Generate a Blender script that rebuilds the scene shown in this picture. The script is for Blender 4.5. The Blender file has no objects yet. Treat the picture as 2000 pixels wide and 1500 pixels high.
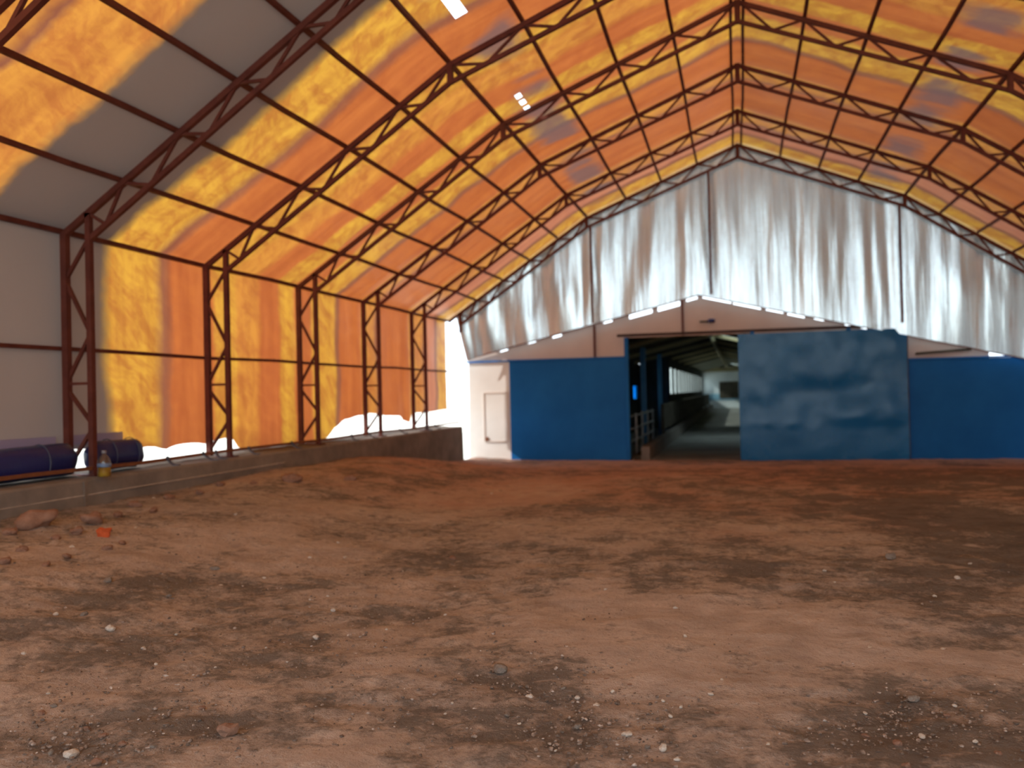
import bpy, bmesh, math, random
from mathutils import Vector, Matrix, noise
random.seed(7)
D = bpy.data
SC = bpy.context.scene
COL = SC.collection

# ------------------------------------------------------------------ camera
F, YAW, PITCH, ROLL = 1748.5, 14.131, 0.583, -1.3167
CAM = Vector((-0.1404, 0.0, 2.0))
_y, _p, _r = (math.radians(a) for a in (YAW, PITCH, ROLL))
FW = Vector((-math.sin(_y)*math.cos(_p), math.cos(_y)*math.cos(_p), math.sin(_p)))
_rt = FW.cross(Vector((0, 0, 1))).normalized(); _up = _rt.cross(FW)
RT = math.cos(_r)*_rt + math.sin(_r)*_up
UP = -math.sin(_r)*_rt + math.cos(_r)*_up

def ray(x, y):
    return FW + RT*((x-1000)/F) - UP*((y-750)/F)
def at(x, y, ax, val):
    """world point where the sight line through photo point (x, y) meets the plane ax = val"""
    d = ray(x, y); i = 'XYZ'.index(ax)
    return CAM + d*((val-CAM[i])/d[i])

cd = D.cameras.new('camera'); cam = D.objects.new('camera', cd); COL.objects.link(cam)
cd.sensor_width = 36.0; cd.lens = F/2000*36.0; cd.clip_end = 600; cd.clip_start = 0.05
m = Matrix((RT, UP, -FW)).transposed().to_4x4(); m.translation = CAM
cam.matrix_world = m
cd.dof.use_dof = True; cd.dof.focus_distance = 4.2; cd.dof.aperture_fstop = 1.75
SC.camera = cam

# ------------------------------------------------------------------ helpers
class MB:
    """collects simple solids, builds ONE mesh object"""
    def __init__(s): s.bm = bmesh.new()
    def box(s, x0, x1, y0, y1, z0, z1):
        v = [s.bm.verts.new(c) for c in ((x0,y0,z0),(x1,y0,z0),(x1,y1,z0),(x0,y1,z0),(x0,y0,z1),(x1,y0,z1),(x1,y1,z1),(x0,y1,z1))]
        for f in ((0,3,2,1),(4,5,6,7),(0,1,5,4),(1,2,6,5),(2,3,7,6),(3,0,4,7)): s.bm.faces.new([v[i] for i in f])
        return s
    def hexa(s, pts):
        v = [s.bm.verts.new(c) for c in pts]
        for f in ((0,3,2,1),(4,5,6,7),(0,1,5,4),(1,2,6,5),(2,3,7,6),(3,0,4,7)): s.bm.faces.new([v[i] for i in f])
        return s
    def bar(s, a, b, w, h=None, side=(0,1,0)):
        """square section bar from a to b, w across, h along 'side'"""
        a, b = Vector(a), Vector(b); h = h or w
        t = (b-a).normalized(); q = Vector(side); q = (q - t*q.dot(t))
        if q.length < 1e-4: q = t.orthogonal()
        q.normalize(); r = t.cross(q)
        pts = []
        for c in (a, b):
            for i, j in ((-1,-1),(1,-1),(1,1),(-1,1)): pts.append(c + r*(w/2*i) + q*(h/2*j))
        return s.hexa(pts)
    def tube(s, path, rad, n=8, cap=True):
        rings = []
        path = [Vector(p) for p in path]
        for i, p in enumerate(path):
            t = (path[min(i+1, len(path)-1)] - path[max(i-1, 0)]).normalized()
            a = t.cross(Vector((0,0,1)));
            if a.length < 1e-3: a = t.cross(Vector((1,0,0)))
            a.normalize(); b = t.cross(a)
            rr = rad[i] if isinstance(rad, (list, tuple)) else rad
            rings.append([s.bm.verts.new(p + (a*math.cos(2*math.pi*k/n) + b*math.sin(2*math.pi*k/n))*rr) for k in range(n)])
        for r0, r1 in zip(rings, rings[1:]):
            for k in range(n): s.bm.faces.new((r0[k], r0[(k+1)%n], r1[(k+1)%n], r1[k]))
        if cap:
            s.bm.faces.new(rings[0][::-1]); s.bm.faces.new(rings[-1])
        return s
    def lathe(s, prof, n=20, c=(0,0,0)):
        rings = [[s.bm.verts.new((c[0]+r*math.cos(2*math.pi*k/n), c[1]+r*math.sin(2*math.pi*k/n), c[2]+z)) for k in range(n)] for r, z in prof]
        for r0, r1 in zip(rings, rings[1:]):
            for k in range(n): s.bm.faces.new((r0[k], r0[(k+1)%n], r1[(k+1)%n], r1[k]))
        s.bm.faces.new(rings[0][::-1]); s.bm.faces.new(rings[-1])
        return s
    def grid(s, rows, skip=None, uv=None):
        """rows[i][j] points -> quads; skip(i, j) leaves a hole; uv[i][j] pairs"""
        V = [[s.bm.verts.new(p) for p in r] for r in rows]
        lay = s.bm.loops.layers.uv.new('UVMap') if uv else None
        for i in range(len(V)-1):
            for j in range(len(V[0])-1):
                if skip and skip(i, j): continue
                f = s.bm.faces.new((V[i][j], V[i+1][j], V[i+1][j+1], V[i][j+1]))
                f.smooth = True
                if lay:
                    for l, (a, b) in zip(f.loops, ((i,j),(i+1,j),(i+1,j+1),(i,j+1))): l[lay].uv = uv[a][b]
        loose = [v for v in s.bm.verts if not v.link_faces]
        for v in loose: s.bm.verts.remove(v)
        return s
    def build(s, name, mat, parent=None, smooth=False, bevel=0, fix=True):
        if fix: bmesh.ops.recalc_face_normals(s.bm, faces=s.bm.faces)
        me = D.meshes.new(name)
        org = Vector((0,0,0))
        if smooth:
            for f in s.bm.faces: f.smooth = True
        s.bm.to_mesh(me); s.bm.free()
        o = D.objects.new(name, me); COL.objects.link(o)
        if mat: me.materials.append(mat)
        if parent: o.parent = parent
        if bevel:
            bv = o.modifiers.new('bevel', 'BEVEL'); bv.width = bevel; bv.segments = 2; bv.limit_method = 'ANGLE'
        return o

def tag(o, label=None, cat=None, group=None, kind=None):
    if label: o['label'] = label
    if cat: o['category'] = cat
    if group: o['group'] = group
    if kind: o['kind'] = kind
    return o
def empty(name, loc, label=None, cat=None, group=None):
    o = D.objects.new(name, None); COL.objects.link(o); o.location = loc; o.empty_display_size = .1
    return tag(o, label, cat, group)
def part(mb, name, mat, root, label=None, **k):
    """a part given in world coordinates under the Empty 'root'"""
    o = mb.build(name, mat, None, **k)
    o.data.transform(Matrix.Translation(-Vector(root.location))); o.parent = root
    if label: o['label'] = label
    return o
def sub(mb, name, mat, par, root, **k):
    o = part(mb, name, mat, root, **k); o.parent = par
    return o
def fbm(x, y, z=0, o=4): return noise.fractal(Vector((x, y, z)), 1.0, 2.0, o)
def sm(a, b, x):
    t = min(1, max(0, (x-a)/(b-a))); return t*t*(3-2*t)

# ------------------------------------------------------------------ materials
class NT:
    def __init__(s, name):
        s.m = D.materials.new(name); s.m.use_nodes = True; s.t = s.m.node_tree; s.t.nodes.clear()
        s.out = s.n('ShaderNodeOutputMaterial')
    def n(s, typ, **k):
        nd = s.t.nodes.new(typ)
        for a, b in k.items(): setattr(nd, a, b)
        return nd
    def l(s, a, b): s.t.links.new(a, b)
    def math(s, op, a, b=None, c=None):
        nd = s.n('ShaderNodeMath', operation=op)
        for i, v in enumerate((a, b, c)):
            if v is None: continue
            if isinstance(v, (int, float)): nd.inputs[i].default_value = v
            else: s.l(v, nd.inputs[i])
        return nd.outputs[0]
    def noise(s, vec, scale, detail=4, rough=.55, sc=None):
        if sc:
            mp = s.n('ShaderNodeMapping'); mp.inputs['Scale'].default_value = sc; s.l(vec, mp.inputs[0]); vec = mp.outputs[0]
        nd = s.n('ShaderNodeTexNoise'); nd.inputs['Scale'].default_value = scale; nd.inputs['Detail'].default_value = detail
        nd.inputs['Roughness'].default_value = rough; s.l(vec, nd.inputs['Vector']); return nd.outputs['Fac']
    def ramp(s, fac, stops, mode='LINEAR'):
        nd = s.n('ShaderNodeValToRGB'); nd.color_ramp.interpolation = mode; e = nd.color_ramp.elements
        while len(e) < len(stops): e.new(.5)
        for el, (p, c) in zip(e, stops):
            el.position = p; el.color = (*c, 1) if not isinstance(c, (int, float)) else (c, c, c, 1)
        s.l(fac, nd.inputs[0]); return nd.outputs[0]
    def mix(s, fac, a, b, mode='MIX'):
        nd = s.n('ShaderNodeMix', data_type='RGBA', blend_type=mode)
        for sock, v in ((nd.inputs[0], fac), (nd.inputs[6], a), (nd.inputs[7], b)):
            if isinstance(v, (int, float)): sock.default_value = v
            elif isinstance(v, tuple): sock.default_value = (*v, 1)
            else: s.l(v, sock)
        return nd.outputs[2]
    def bump(s, h, strength=.3, dist=.02):
        nd = s.n('ShaderNodeBump'); nd.inputs['Strength'].default_value = strength; nd.inputs['Distance'].default_value = dist
        s.l(h, nd.inputs['Height']); return nd.outputs[0]
    def pbr(s, col, rough=.6, metal=0, normal=None, spec=.5, **k):
        b = s.n('ShaderNodeBsdfPrincipled')
        for nm, v in (('Base Color', col), ('Roughness', rough), ('Metallic', metal), ('Specular IOR Level', spec)):
            if isinstance(v, (int, float)): b.inputs[nm].default_value = v
            elif isinstance(v, tuple): b.inputs[nm].default_value = (*v, 1)
            else: s.l(v, b.inputs[nm])
        for nm, v in k.items(): b.inputs[nm.replace('_', ' ')].default_value = v
        if normal is not None: s.l(normal, b.inputs['Normal'])
        return b.outputs[0]
    def end(s, sh): s.l(sh, s.out.inputs[0]); return s.m
    def obj(s): return s.n('ShaderNodeTexCoord').outputs['Object']
    def uv(s): return s.n('ShaderNodeTexCoord').outputs['UV']

def simple(name, c1, c2, scale=3, rough=.6, metal=0, bump=.15, spec=.5, sc=None, det=5):
    t = NT(name); v = t.obj(); f = t.noise(v, scale, det, .6, sc)
    col = t.ramp(f, [(.3, c1), (.7, c2)])
    return t.end(t.pbr(col, rough, metal, t.bump(t.noise(v, scale*6, 3), bump, .01), spec))

M = {}
M['red_steel'] = simple('red oxide steel', (.085,.020,.014), (.15,.040,.026), 5, .6, 0, .1, .25)
M['rust'] = simple('rusty pipe', (.16,.055,.025), (.26,.10,.04), 6, .65, 0, .2, .3)
M['concrete'] = simple('rough concrete', (.17,.15,.13), (.29,.255,.22), 2.2, .9, 0, .5, .2)
M['beige'] = simple('whitewashed boards', (.58,.50,.45), (.68,.59,.53), .8, .8, 0, .1, .2)
M['white_wall'] = simple('white lime wall', (.74,.73,.70), (.84,.83,.80), 1.2, .8, 0, .15, .2)
M['blue_dark'] = simple('blue painted sheet', (.006,.12,.40), (.010,.155,.48), 1.0, .5, 0, .06, .15)
M['blue_post'] = simple('blue painted timber', (.03,.16,.33), (.05,.22,.42), 3, .5, 0, .1, .4)
M['dark_metal'] = simple('dark track steel', (.035,.022,.02), (.07,.045,.04), 5, .6, 0, .1, .3)
M['galv'] = simple('galvanised pipe', (.30,.31,.30), (.45,.46,.44), 6, .45, .6, .1, .5)
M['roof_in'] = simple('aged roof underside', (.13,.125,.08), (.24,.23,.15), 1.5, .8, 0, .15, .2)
M['wood_dark'] = simple('dark old timber', (.05,.042,.03), (.10,.085,.06), 3, .8, 0, .2, .2, (1,.2,1))
M['wood_warm'] = simple('pale timber', (.32,.27,.15), (.42,.36,.2), 3, .8, 0, .2, .2)
M['passage'] = simple('dirty concrete passage', (.20,.20,.18), (.36,.35,.31), .7, .8, 0, .3, .2)
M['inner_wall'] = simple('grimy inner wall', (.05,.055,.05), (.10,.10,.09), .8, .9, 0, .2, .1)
M['far_white'] = simple('white passage end wall', (.66,.72,.74), (.78,.82,.83), .8, .8, 0, .1, .2)
M['far_blue'] = simple('pale blue dado', (.22,.42,.55), (.30,.52,.64), .8, .7, 0, .1, .2)
M['blue_sheet'] = simple('blue plastic sheeting', (.003,.008,.07), (.006,.018,.14), 2.5, .35, 0, .5, .5, (1,.3,1))
M['label_blue'] = simple('blue paper label', (.12,.2,.36), (.2,.3,.45), 9, .5)
M['cap_grey'] = simple('grey cap plastic', (.2,.2,.22), (.28,.28,.3), 9, .4)
M['strap'] = simple('grey blue strap', (.05,.065,.10), (.10,.12,.17), 8, .7)
M['outside'] = simple('pale dry yard', (.70,.66,.58), (.82,.78,.70), .4, .9, 0, .3, .1)
M['shade'] = simple('grey brown ledge shade', (.075,.062,.052), (.15,.125,.105), 4, .95, 0, .4, .1)
M['brick'] = simple('orange red brick', (.50,.085,.025), (.68,.15,.05), 14, .8, 0, .5, .2)
M['rock_brown'] = simple('brown field rock', (.22,.125,.085), (.34,.20,.14), 5, .9, 0, .6, .2)
M['rock_pale'] = simple('pale limestone', (.48,.42,.35), (.68,.62,.54), 8, .85, 0, .5, .2)
M['rock_grey'] = simple('grey stone', (.16,.135,.11), (.30,.25,.21), 8, .9, 0, .5, .2)

def mk_lilac():
    t = NT('lilac plastic film'); a = t.n('ShaderNodeBsdfDiffuse'); a.inputs[0].default_value = (.50,.45,.62,1)
    b = t.n('ShaderNodeBsdfTranslucent'); b.inputs[0].default_value = (.30,.26,.42,1)
    x = t.n('ShaderNodeMixShader'); x.inputs[0].default_value = .4; t.l(a.outputs[0], x.inputs[1]); t.l(b.outputs[0], x.inputs[2])
    f = t.noise(t.obj(), 4, 3); 
    return t.end(x.outputs[0])
M['lilac'] = mk_lilac()

def mk_blue_door():
    t = NT('dented blue door sheet'); v = t.obj()
    f = t.noise(v, .8, 3, .5); col = t.ramp(f, [(.3, (.005,.125,.36)), (.7, (.009,.16,.44))])
    rg = t.ramp(t.noise(v, 1.7, 3, .5), [(.35, .18), (.7, .34)])
    return t.end(t.pbr(col, rg, 0, t.bump(t.noise(v, 1.5, 2, .5), .25, .05), .30))
M['blue_door'] = mk_blue_door()

# the cover: orange / yellow woven plastic strips (uv.x = metres along the hall, uv.y = metres up the cloth)
YEL, ORG, SEAM, PNK, AMB = (1.0,.52,.060), (.76,.215,.048), (.42,.15,.07), (.80,.29,.13), (.95,.40,.060)
BANDS = [(-4,AMB),(6.35,SEAM),(6.5,AMB),(7.52,'G'),(9.5,YEL),(10.45,SEAM),(10.68,ORG),(11.78,YEL),(12.42,AMB),(13.1,ORG),(13.78,YEL),
         (14.3,ORG),(14.95,YEL),(15.9,SEAM),(16.1,ORG),(17.15,AMB),(17.85,SEAM),(18.0,ORG),(19.9,AMB),(20.9,SEAM),(21.1,PNK),(21.8,SEAM),(22.05,YEL)]
def mk_cover():
    t = NT('orange tarpaulin cover'); uv = t.uv()
    sp = t.n('ShaderNodeSeparateXYZ'); t.l(uv, sp.inputs[0])
    jit = t.math('MULTIPLY', t.math('SUBTRACT', t.noise(uv, 1.0, 2, .5, (.25,.55,1)), .5), .55)
    jit2 = t.math('MULTIPLY', t.math('SUBTRACT', t.noise(uv, 9, 3, .5, (1,1,1)), .5), .10)
    yy = t.math('ADD', t.math('ADD', sp.outputs[0], jit), jit2)
    fac = t.math('DIVIDE', t.math('ADD', yy, 4.0), 27.0)
    def stops(fn, w=.05):
        st = []
        for i, (y, c) in enumerate(BANDS):
            if i: st.append(((y - w + 4)/27, fn(BANDS[i-1][1])))
            st.append(((y + (w if i else 0) + 4)/27, fn(c)))
        return st
    # colour ramps hold 32 stops: split in two halves
    def two(fn):
        st = stops(fn); k = 22
        a = t.ramp(fac, st[:k+1]); b = t.ramp(fac, st[k:])
        return t.mix(t.math('GREATER_THAN', fac, st[k][0]), a, b)
    trans = two(lambda c: (.07,.06,.055) if c == 'G' else c)
    lit = two(lambda c: 0.0 if c == 'G' else 1.0)
    mot = two(lambda c: {YEL: 1.0, AMB: .85, ORG: .35, PNK: .25, SEAM: .3}.get(c, 0.0) if c != 'G' else 0.0)
    wv = t.n('ShaderNodeVectorMath', operation='ADD'); nz_ = t.n('ShaderNodeTexNoise'); nz_.inputs['Scale'].default_value = 1.1; t.l(uv, nz_.inputs['Vector'])
    t.l(uv, wv.inputs[0]); sc_ = t.n('ShaderNodeVectorMath', operation='SCALE'); sc_.inputs['Scale'].default_value = .8; t.l(nz_.outputs['Color'], sc_.inputs[0]); t.l(sc_.outputs[0], wv.inputs[1])
    rt_ = t.n('ShaderNodeMapping'); rt_.inputs['Rotation'].default_value = (0,0,.5); t.l(wv.outputs[0], rt_.inputs[0])
    n1 = t.ramp(t.noise(rt_.outputs[0], 3.0, 7, .72, (.6,1.3,1)), [(.40, 0.0), (.60, 1.0)])
    stain = t.mix(1.0, trans, (.66,.44,.66), 'MULTIPLY')
    c = t.mix(t.math('MULTIPLY', mot, t.math('MULTIPLY', n1, .85)), trans, stain)
    n2 = t.ramp(t.noise(uv, 1.2, 3, .6, (3.2,.35,1)), [(.35, (.80,.72,.76)), (.65, (1.0,1.0,1.0))])
    c = t.mix(lit, c, t.mix(1.0, c, n2, 'MULTIPLY'))
    dif = t.n('ShaderNodeBsdfDiffuse'); tr = t.n('ShaderNodeBsdfTranslucent')
    dcol = t.mix(lit, (.62,.575,.54), t.mix(.55, c, (.50,.36,.30)))
    bmp = t.bump(t.noise(uv, 3.0, 4, .6, (1,.6,1)), .25, .04)
    for nd in (dif, tr): t.l(bmp, nd.inputs['Normal'])
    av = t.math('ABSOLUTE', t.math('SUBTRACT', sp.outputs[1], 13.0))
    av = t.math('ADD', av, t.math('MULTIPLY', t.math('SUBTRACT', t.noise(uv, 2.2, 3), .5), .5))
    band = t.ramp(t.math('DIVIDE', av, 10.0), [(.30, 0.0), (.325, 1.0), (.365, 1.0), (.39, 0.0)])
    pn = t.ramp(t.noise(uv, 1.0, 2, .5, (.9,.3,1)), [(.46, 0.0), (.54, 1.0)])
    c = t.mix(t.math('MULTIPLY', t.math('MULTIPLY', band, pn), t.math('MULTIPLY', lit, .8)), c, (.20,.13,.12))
    c2 = t.mix(1.0, c, (.345,.345,.36), 'MULTIPLY'); t.l(dcol, dif.inputs[0]); t.l(c2, tr.inputs[0])
    # painted shadows of things lying on the roof, along the knee (|s| stored in uv.y)
    mx = t.n('ShaderNodeMixShader'); t.l(t.math('ADD', .30, t.math('MULTIPLY', lit, .38)), mx.inputs[0])
    t.l(dif.outputs[0], mx.inputs[1]); t.l(tr.outputs[0], mx.inputs[2])
    gl = t.n('ShaderNodeBsdfGlossy'); gl.inputs['Roughness'].default_value = .38; t.l(bmp, gl.inputs['Normal'])
    fr = t.n('ShaderNodeFresnel'); fr.inputs[0].default_value = 1.28
    m2 = t.n('ShaderNodeMixShader'); t.l(fr.outputs[0], m2.inputs[0]); t.l(mx.outputs[0], m2.inputs[1]); t.l(gl.outputs[0], m2.inputs[2])
    return t.end(m2.outputs[0])
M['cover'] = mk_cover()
def mk_patch():
    t = NT('grey cover patch'); d = t.n('ShaderNodeBsdfDiffuse'); d.inputs[0].default_value = (.30,.28,.28,1)
    tr = t.n('ShaderNodeBsdfTranslucent'); tr.inputs[0].default_value = (.16,.13,.13,1)
    x = t.n('ShaderNodeMixShader'); x.inputs[0].default_value = .5; t.l(d.outputs[0], x.inputs[1]); t.l(tr.outputs[0], x.inputs[2])
    return t.end(x.outputs[0])
M['patch'] = mk_patch()

def mk_foil():
    t = NT('silver foil sheet'); v = t.obj()
    f = t.noise(v, 1.4, 4, .6, (3.0,1,.25)); col = t.ramp(f, [(.3, (.43,.45,.455)), (.7, (.67,.77,.80))])
    f2 = t.noise(v, 5.0, 4, .6, (2.2,1,.12))
    s1 = t.pbr(col, .21, .95, t.bump(f2, .22, .05), .5)
    tr = t.n('ShaderNodeBsdfTranslucent'); tr.inputs[0].default_value = (.78,.86,.88,1)
    mx = t.n('ShaderNodeMixShader'); mx.inputs[0].default_value = .07
    t.l(s1, mx.inputs[1]); t.l(tr.outputs[0], mx.inputs[2])
    return t.end(mx.outputs[0])
M['foil'] = mk_foil()

def mk_ground():
    t = NT('packed earth'); v = t.obj()
    at_ = t.n('ShaderNodeAttribute', attribute_name='damp'); damp = at_.outputs['Fac']
    big = t.noise(v, .55, 4, .6); mid = t.noise(v, 3.2, 6, .65); fine = t.noise(v, 26, 6, .75); med = t.noise(v, 9, 5, .7); vf = t.noise(v, 120, 3, .7)
    dry = t.ramp(mid, [(.3, (.36,.297,.255)), (.5, (.50,.418,.358)), (.7, (.63,.54,.47))])
    wet = t.ramp(mid, [(.3, (.110,.098,.088)), (.7, (.235,.21,.187))])
    m2_ = t.noise(v, 1.3, 5, .7)
    fac = t.math('ADD', damp, t.math('MULTIPLY', t.math('SUBTRACT', mid, .5), 1.9))
    fac = t.math('ADD', fac, t.math('MULTIPLY', t.math('SUBTRACT', m2_, .5), 1.2))
    fac = t.math('ADD', fac, t.math('MULTIPLY', t.math('SUBTRACT', fine, .5), .9))
    fac = t.math('ADD', fac, t.math('MULTIPLY', t.math('SUBTRACT', med, .5), 1.4))
    f2 = t.ramp(fac, [(.22, 0.0), (.72, 1.0)])
    spp = t.n('ShaderNodeSeparateXYZ'); t.l(v, spp.inputs[0])
    redf = t.ramp(t.math('ADD', t.math('DIVIDE', spp.outputs[1], 25.0), t.math('MULTIPLY', t.math('SUBTRACT', big, .5), .5)), [(.38, 0.0), (.62, 1.0)])
    dry = t.mix(t.math('MULTIPLY', redf, .75), dry, (.43,.215,.14)); wet = t.mix(t.math('MULTIPLY', redf, .6), wet, (.17,.10,.07))  # orange light from the cover painted into the far soil colour
    c = t.mix(f2, dry, wet)
    spk = t.ramp(fine, [(.60, 0.0), (.72, 1.0)]); c = t.mix(t.math('MULTIPLY', spk, .5), c, (.08,.055,.042))
    sp2 = t.ramp(vf, [(.66, 0.0), (.74, 1.0)]); c = t.mix(t.math('MULTIPLY', sp2, .4), c, (.52,.40,.32))
    h = t.math('ADD', t.math('ADD', t.math('MULTIPLY', mid, .7), t.math('MULTIPLY', med, .5)), t.math('ADD', t.math('MULTIPLY', fine, .35), t.math('MULTIPLY', vf, .12)))
    return t.end(t.pbr(c, .92, 0, t.bump(h, .9, .06), .15))
M['ground'] = mk_ground()

def mk_clear():
    t = NT('clear bottle plastic')
    g = t.n('ShaderNodeBsdfGlossy'); g.inputs['Roughness'].default_value = .12; g.inputs[0].default_value = (.8,.8,.8,1)
    d = t.n('ShaderNodeBsdfTranslucent'); d.inputs[0].default_value = (.45,.43,.42,1)
    tr = t.n('ShaderNodeBsdfTransparent'); tr.inputs[0].default_value = (.82,.82,.84,1)
    a = t.n('ShaderNodeMixShader'); a.inputs[0].default_value = .35; t.l(tr.outputs[0], a.inputs[1]); t.l(d.outputs[0], a.inputs[2])
    b = t.n('ShaderNodeMixShader'); b.inputs[0].default_value = .12; t.l(a.outputs[0], b.inputs[1]); t.l(g.outputs[0], b.inputs[2])
    return t.end(b.outputs[0])
M['clear'] = mk_clear()
def mk_oil():
    t = NT('yellow oil'); v = t.obj()
    c = t.ramp(t.noise(v, 9, 2), [(.35, (.42,.20,.01)), (.65, (.85,.58,.03))])
    return t.end(t.pbr(c, .12, 0, None, .6))
M['oil'] = mk_oil()
def mk_pane(name, col, k):
    t = NT(name); tr = t.n('ShaderNodeBsdfTransparent'); tr.inputs[0].default_value = (*col, 1)
    d = t.n('ShaderNodeBsdfTranslucent'); d.inputs[0].default_value = (*col, 1)
    g = t.n('ShaderNodeBsdfGlossy'); g.inputs['Roughness'].default_value = .1
    a = t.n('ShaderNodeMixShader'); a.inputs[0].default_value = k; t.l(tr.outputs[0], a.inputs[1]); t.l(d.outputs[0], a.inputs[2])
    b = t.n('ShaderNodeMixShader'); b.inputs[0].default_value = .05; t.l(a.outputs[0], b.inputs[1]); t.l(g.outputs[0], b.inputs[2])
    return t.end(b.outputs[0])
M['pane_white'] = mk_pane('hazy window pane', (.85,.92,.92), .2)
M['pane_blue'] = mk_pane('blue window pane', (.05,.42,.85), .3)

# ------------------------------------------------------------------ frame geometry
S, Y3 = 2.8, 14.2504
WO, WI, ZE, XK, ZK, DK, ZA, DA, ZF = 7.539, 7.2155, 3.93, 3.78, 6.4295, .237, 7.9627, .2982, 1.18
YE = 22.65                 # gable truss
YB = -3.4                  # open end behind the camera
FB = 23.2                  # front wall of the old barn
def TY(k): return Y3 + (k-3)*S
MLOW = (ZK-ZE)/(WO-XK); MUP = (ZA-ZK)/XK
def zo(ax):                # outer chord height over |x|
    return ZA - MUP*ax if ax <= XK else ZK - MLOW*(ax-XK)
ZI0 = ZE + MLOW*(WO-WI) - .30
def zi(ax):
    return (ZA-DA) - ((ZA-DA)-(ZK-DK))/XK*ax if ax <= XK else (ZK-DK) - ((ZK-DK)-ZI0)/(WI-XK)*(ax-XK)
LOWP = [6.76, 6.03, 5.30, 4.53]
UPP = [2.76, 1.86, .97]

def make_truss(k, label):
    y = TY(k)
    r = empty('roof_truss', (0, y, ZF), label, 'roof truss', 'red lattice trusses along the hall')
    rs = M['red_steel']; dy = (0,1,0)
    P = lambda mb, nm: part(mb, nm, rs, r)
    for s in (-1, 1):
        zb0 = ZF if k < 6 else 3.62          # the gable truss stops just under the eaves
        if k < 6: P(MB().bar((s*WO,y,zb0+.012), (s*WO,y,ZE+.02), .075), 'outer_post')
        P(MB().bar((s*WI,y,zb0+.012), (s*WI,y,zo(WI)), .065), 'inner_post')
        P(MB().bar((s*WO,y,ZE), (s*XK,y,ZK), .065), 'outer_rafter')
        P(MB().bar((s*XK,y,ZK), (0,y,ZA), .065), 'outer_rafter')
        P(MB().bar((s*WI,y,ZI0), (s*XK,y,ZK-DK), .055), 'inner_rafter')
        P(MB().bar((s*XK,y,ZK-DK), (0,y,ZA-DA), .055), 'inner_rafter')
        P(MB().bar((s*XK,y,ZK+.02), (s*XK,y,ZK-DK-.02), .075), 'knee_strut')
        if k < 6: P(MB().box(min(s*(WO+.09),s*(WI-.09)), max(s*(WO+.09),s*(WI-.09)), y-.09, y+.09, ZF, ZF+.014), 'base_plate')
        zs = [ZI0+.02, 3.40, 2.78, 2.24]
        for i in range(3 if k < 6 else 0):
            a, b = (WI, WO) if i % 2 == 0 else (WO, WI)
            P(MB().bar((s*a,y,zs[i]), (s*b,y,zs[i+1]), .038), 'diagonal_brace')
        if k < 6:
         P(MB().bar((s*WO,y,2.22), (s*WI,y,2.22), .032), 'cross_strut')
         P(MB().bar((s*WO,y,2.16), (s*WI,y,1.76), .038), 'diagonal_brace')
         P(MB().bar((s*WI,y,1.70), (s*WO,y,1.27), .038), 'diagonal_brace')
        # rafter lattice: tops at the purlins, feet half way between
        for nodes in ([WI] + LOWP + [XK], [XK] + UPP + [.06]):
            for a, b in zip(nodes, nodes[1:]):
                c = (a+b)/2
                P(MB().bar((s*a,y,zo(a)), (s*c,y,zi(c)), .034), 'diagonal_brace')
                P(MB().bar((s*c,y,zi(c)), (s*b,y,zo(b)), .034), 'diagonal_brace')
    P(MB().bar((0,y,ZA+.03), (0,y,ZA-DA-.03), .09), 'ridge_strut')
    return r
TL = {-1: 'nearest red lattice truss, over the spot where the viewer stands, outside the picture edge',
      0: 'red steel truss of which only a rafter cuts the top left corner of the picture',
      1: 'red lattice truss standing against the grey wall panel beside the yellow oil bottle',
      2: 'red lattice truss next beyond the one beside the yellow oil bottle',
      3: 'red lattice truss, middle one of the five with legs along the left wall',
      4: 'red lattice truss, second from the bright gap at the far end of the left wall',
      5: 'red lattice truss nearest the bright gap, last before the silver curtain',
      6: 'gable truss at the far end carrying the top of the silver foil curtain'}
for k in range(0, 7): make_truss(k, TL[k])

# purlins and girts: pipes running the length of the hall
def purlin(name, x, z, w, label, y0=YB+.1, y1=YE+.05, mat='red_steel', cat='purlin', grp='roof purlins'):
    n = 14; ph = random.random()*9
    mb = MB(); pts = [(x + .012*math.sin(ph+i*1.7), y0+(y1-y0)*i/n, z + .012*math.sin(ph*2+i*2.3)) for i in range(n+1)]
    for a, b in zip(pts, pts[1:]): mb.bar(a, b, w, side=(1,0,0))
    o = mb.build(name, M[mat]); o.data.transform(Matrix.Translation((-x, 0, -z))); o.location = (x, 0, z)
    return tag(o, label, cat, grp)
ordn = ['first', 'second', 'third', 'fourth']
def off(x, d):   # point d outside the outer chord
    ax = abs(x); mm = MUP if ax <= XK else MLOW
    n = Vector((mm, 1)).normalized(); return (math.copysign(ax + n.x*d, x), zo(ax) + n.y*d)
purlin('eave_purlin', -WO-.062, ZE+.03, .055, 'dark red eave pipe where the left wall cover meets the roof cover')
purlin('eave_purlin', WO+.062, ZE+.03, .055, 'dark red eave pipe along the top of the right hand wall cover')
purlin('wall_girt', -WO-.060, 2.62, .045, 'thin dark red pipe running level half way up the left wall', cat='wall girt', grp='wall pipes')
purlin('lower_rail', -WI+.01, 1.265, .04, 'rust brown bottom pipe just above the concrete kerb', y1=22.3, mat='rust', cat='rail', grp='wall pipes')
for i, a in enumerate(LOWP):
    x, z = off(-a, .056); purlin('roof_purlin', x, z, .05, f'red roof purlin, {ordn[i]} above the eave pipe on the left lower slope')
    x, z = off(a, .056); purlin('roof_purlin', x, z, .05, f'red roof purlin, {ordn[i]} above the eave on the right lower slope')
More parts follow.
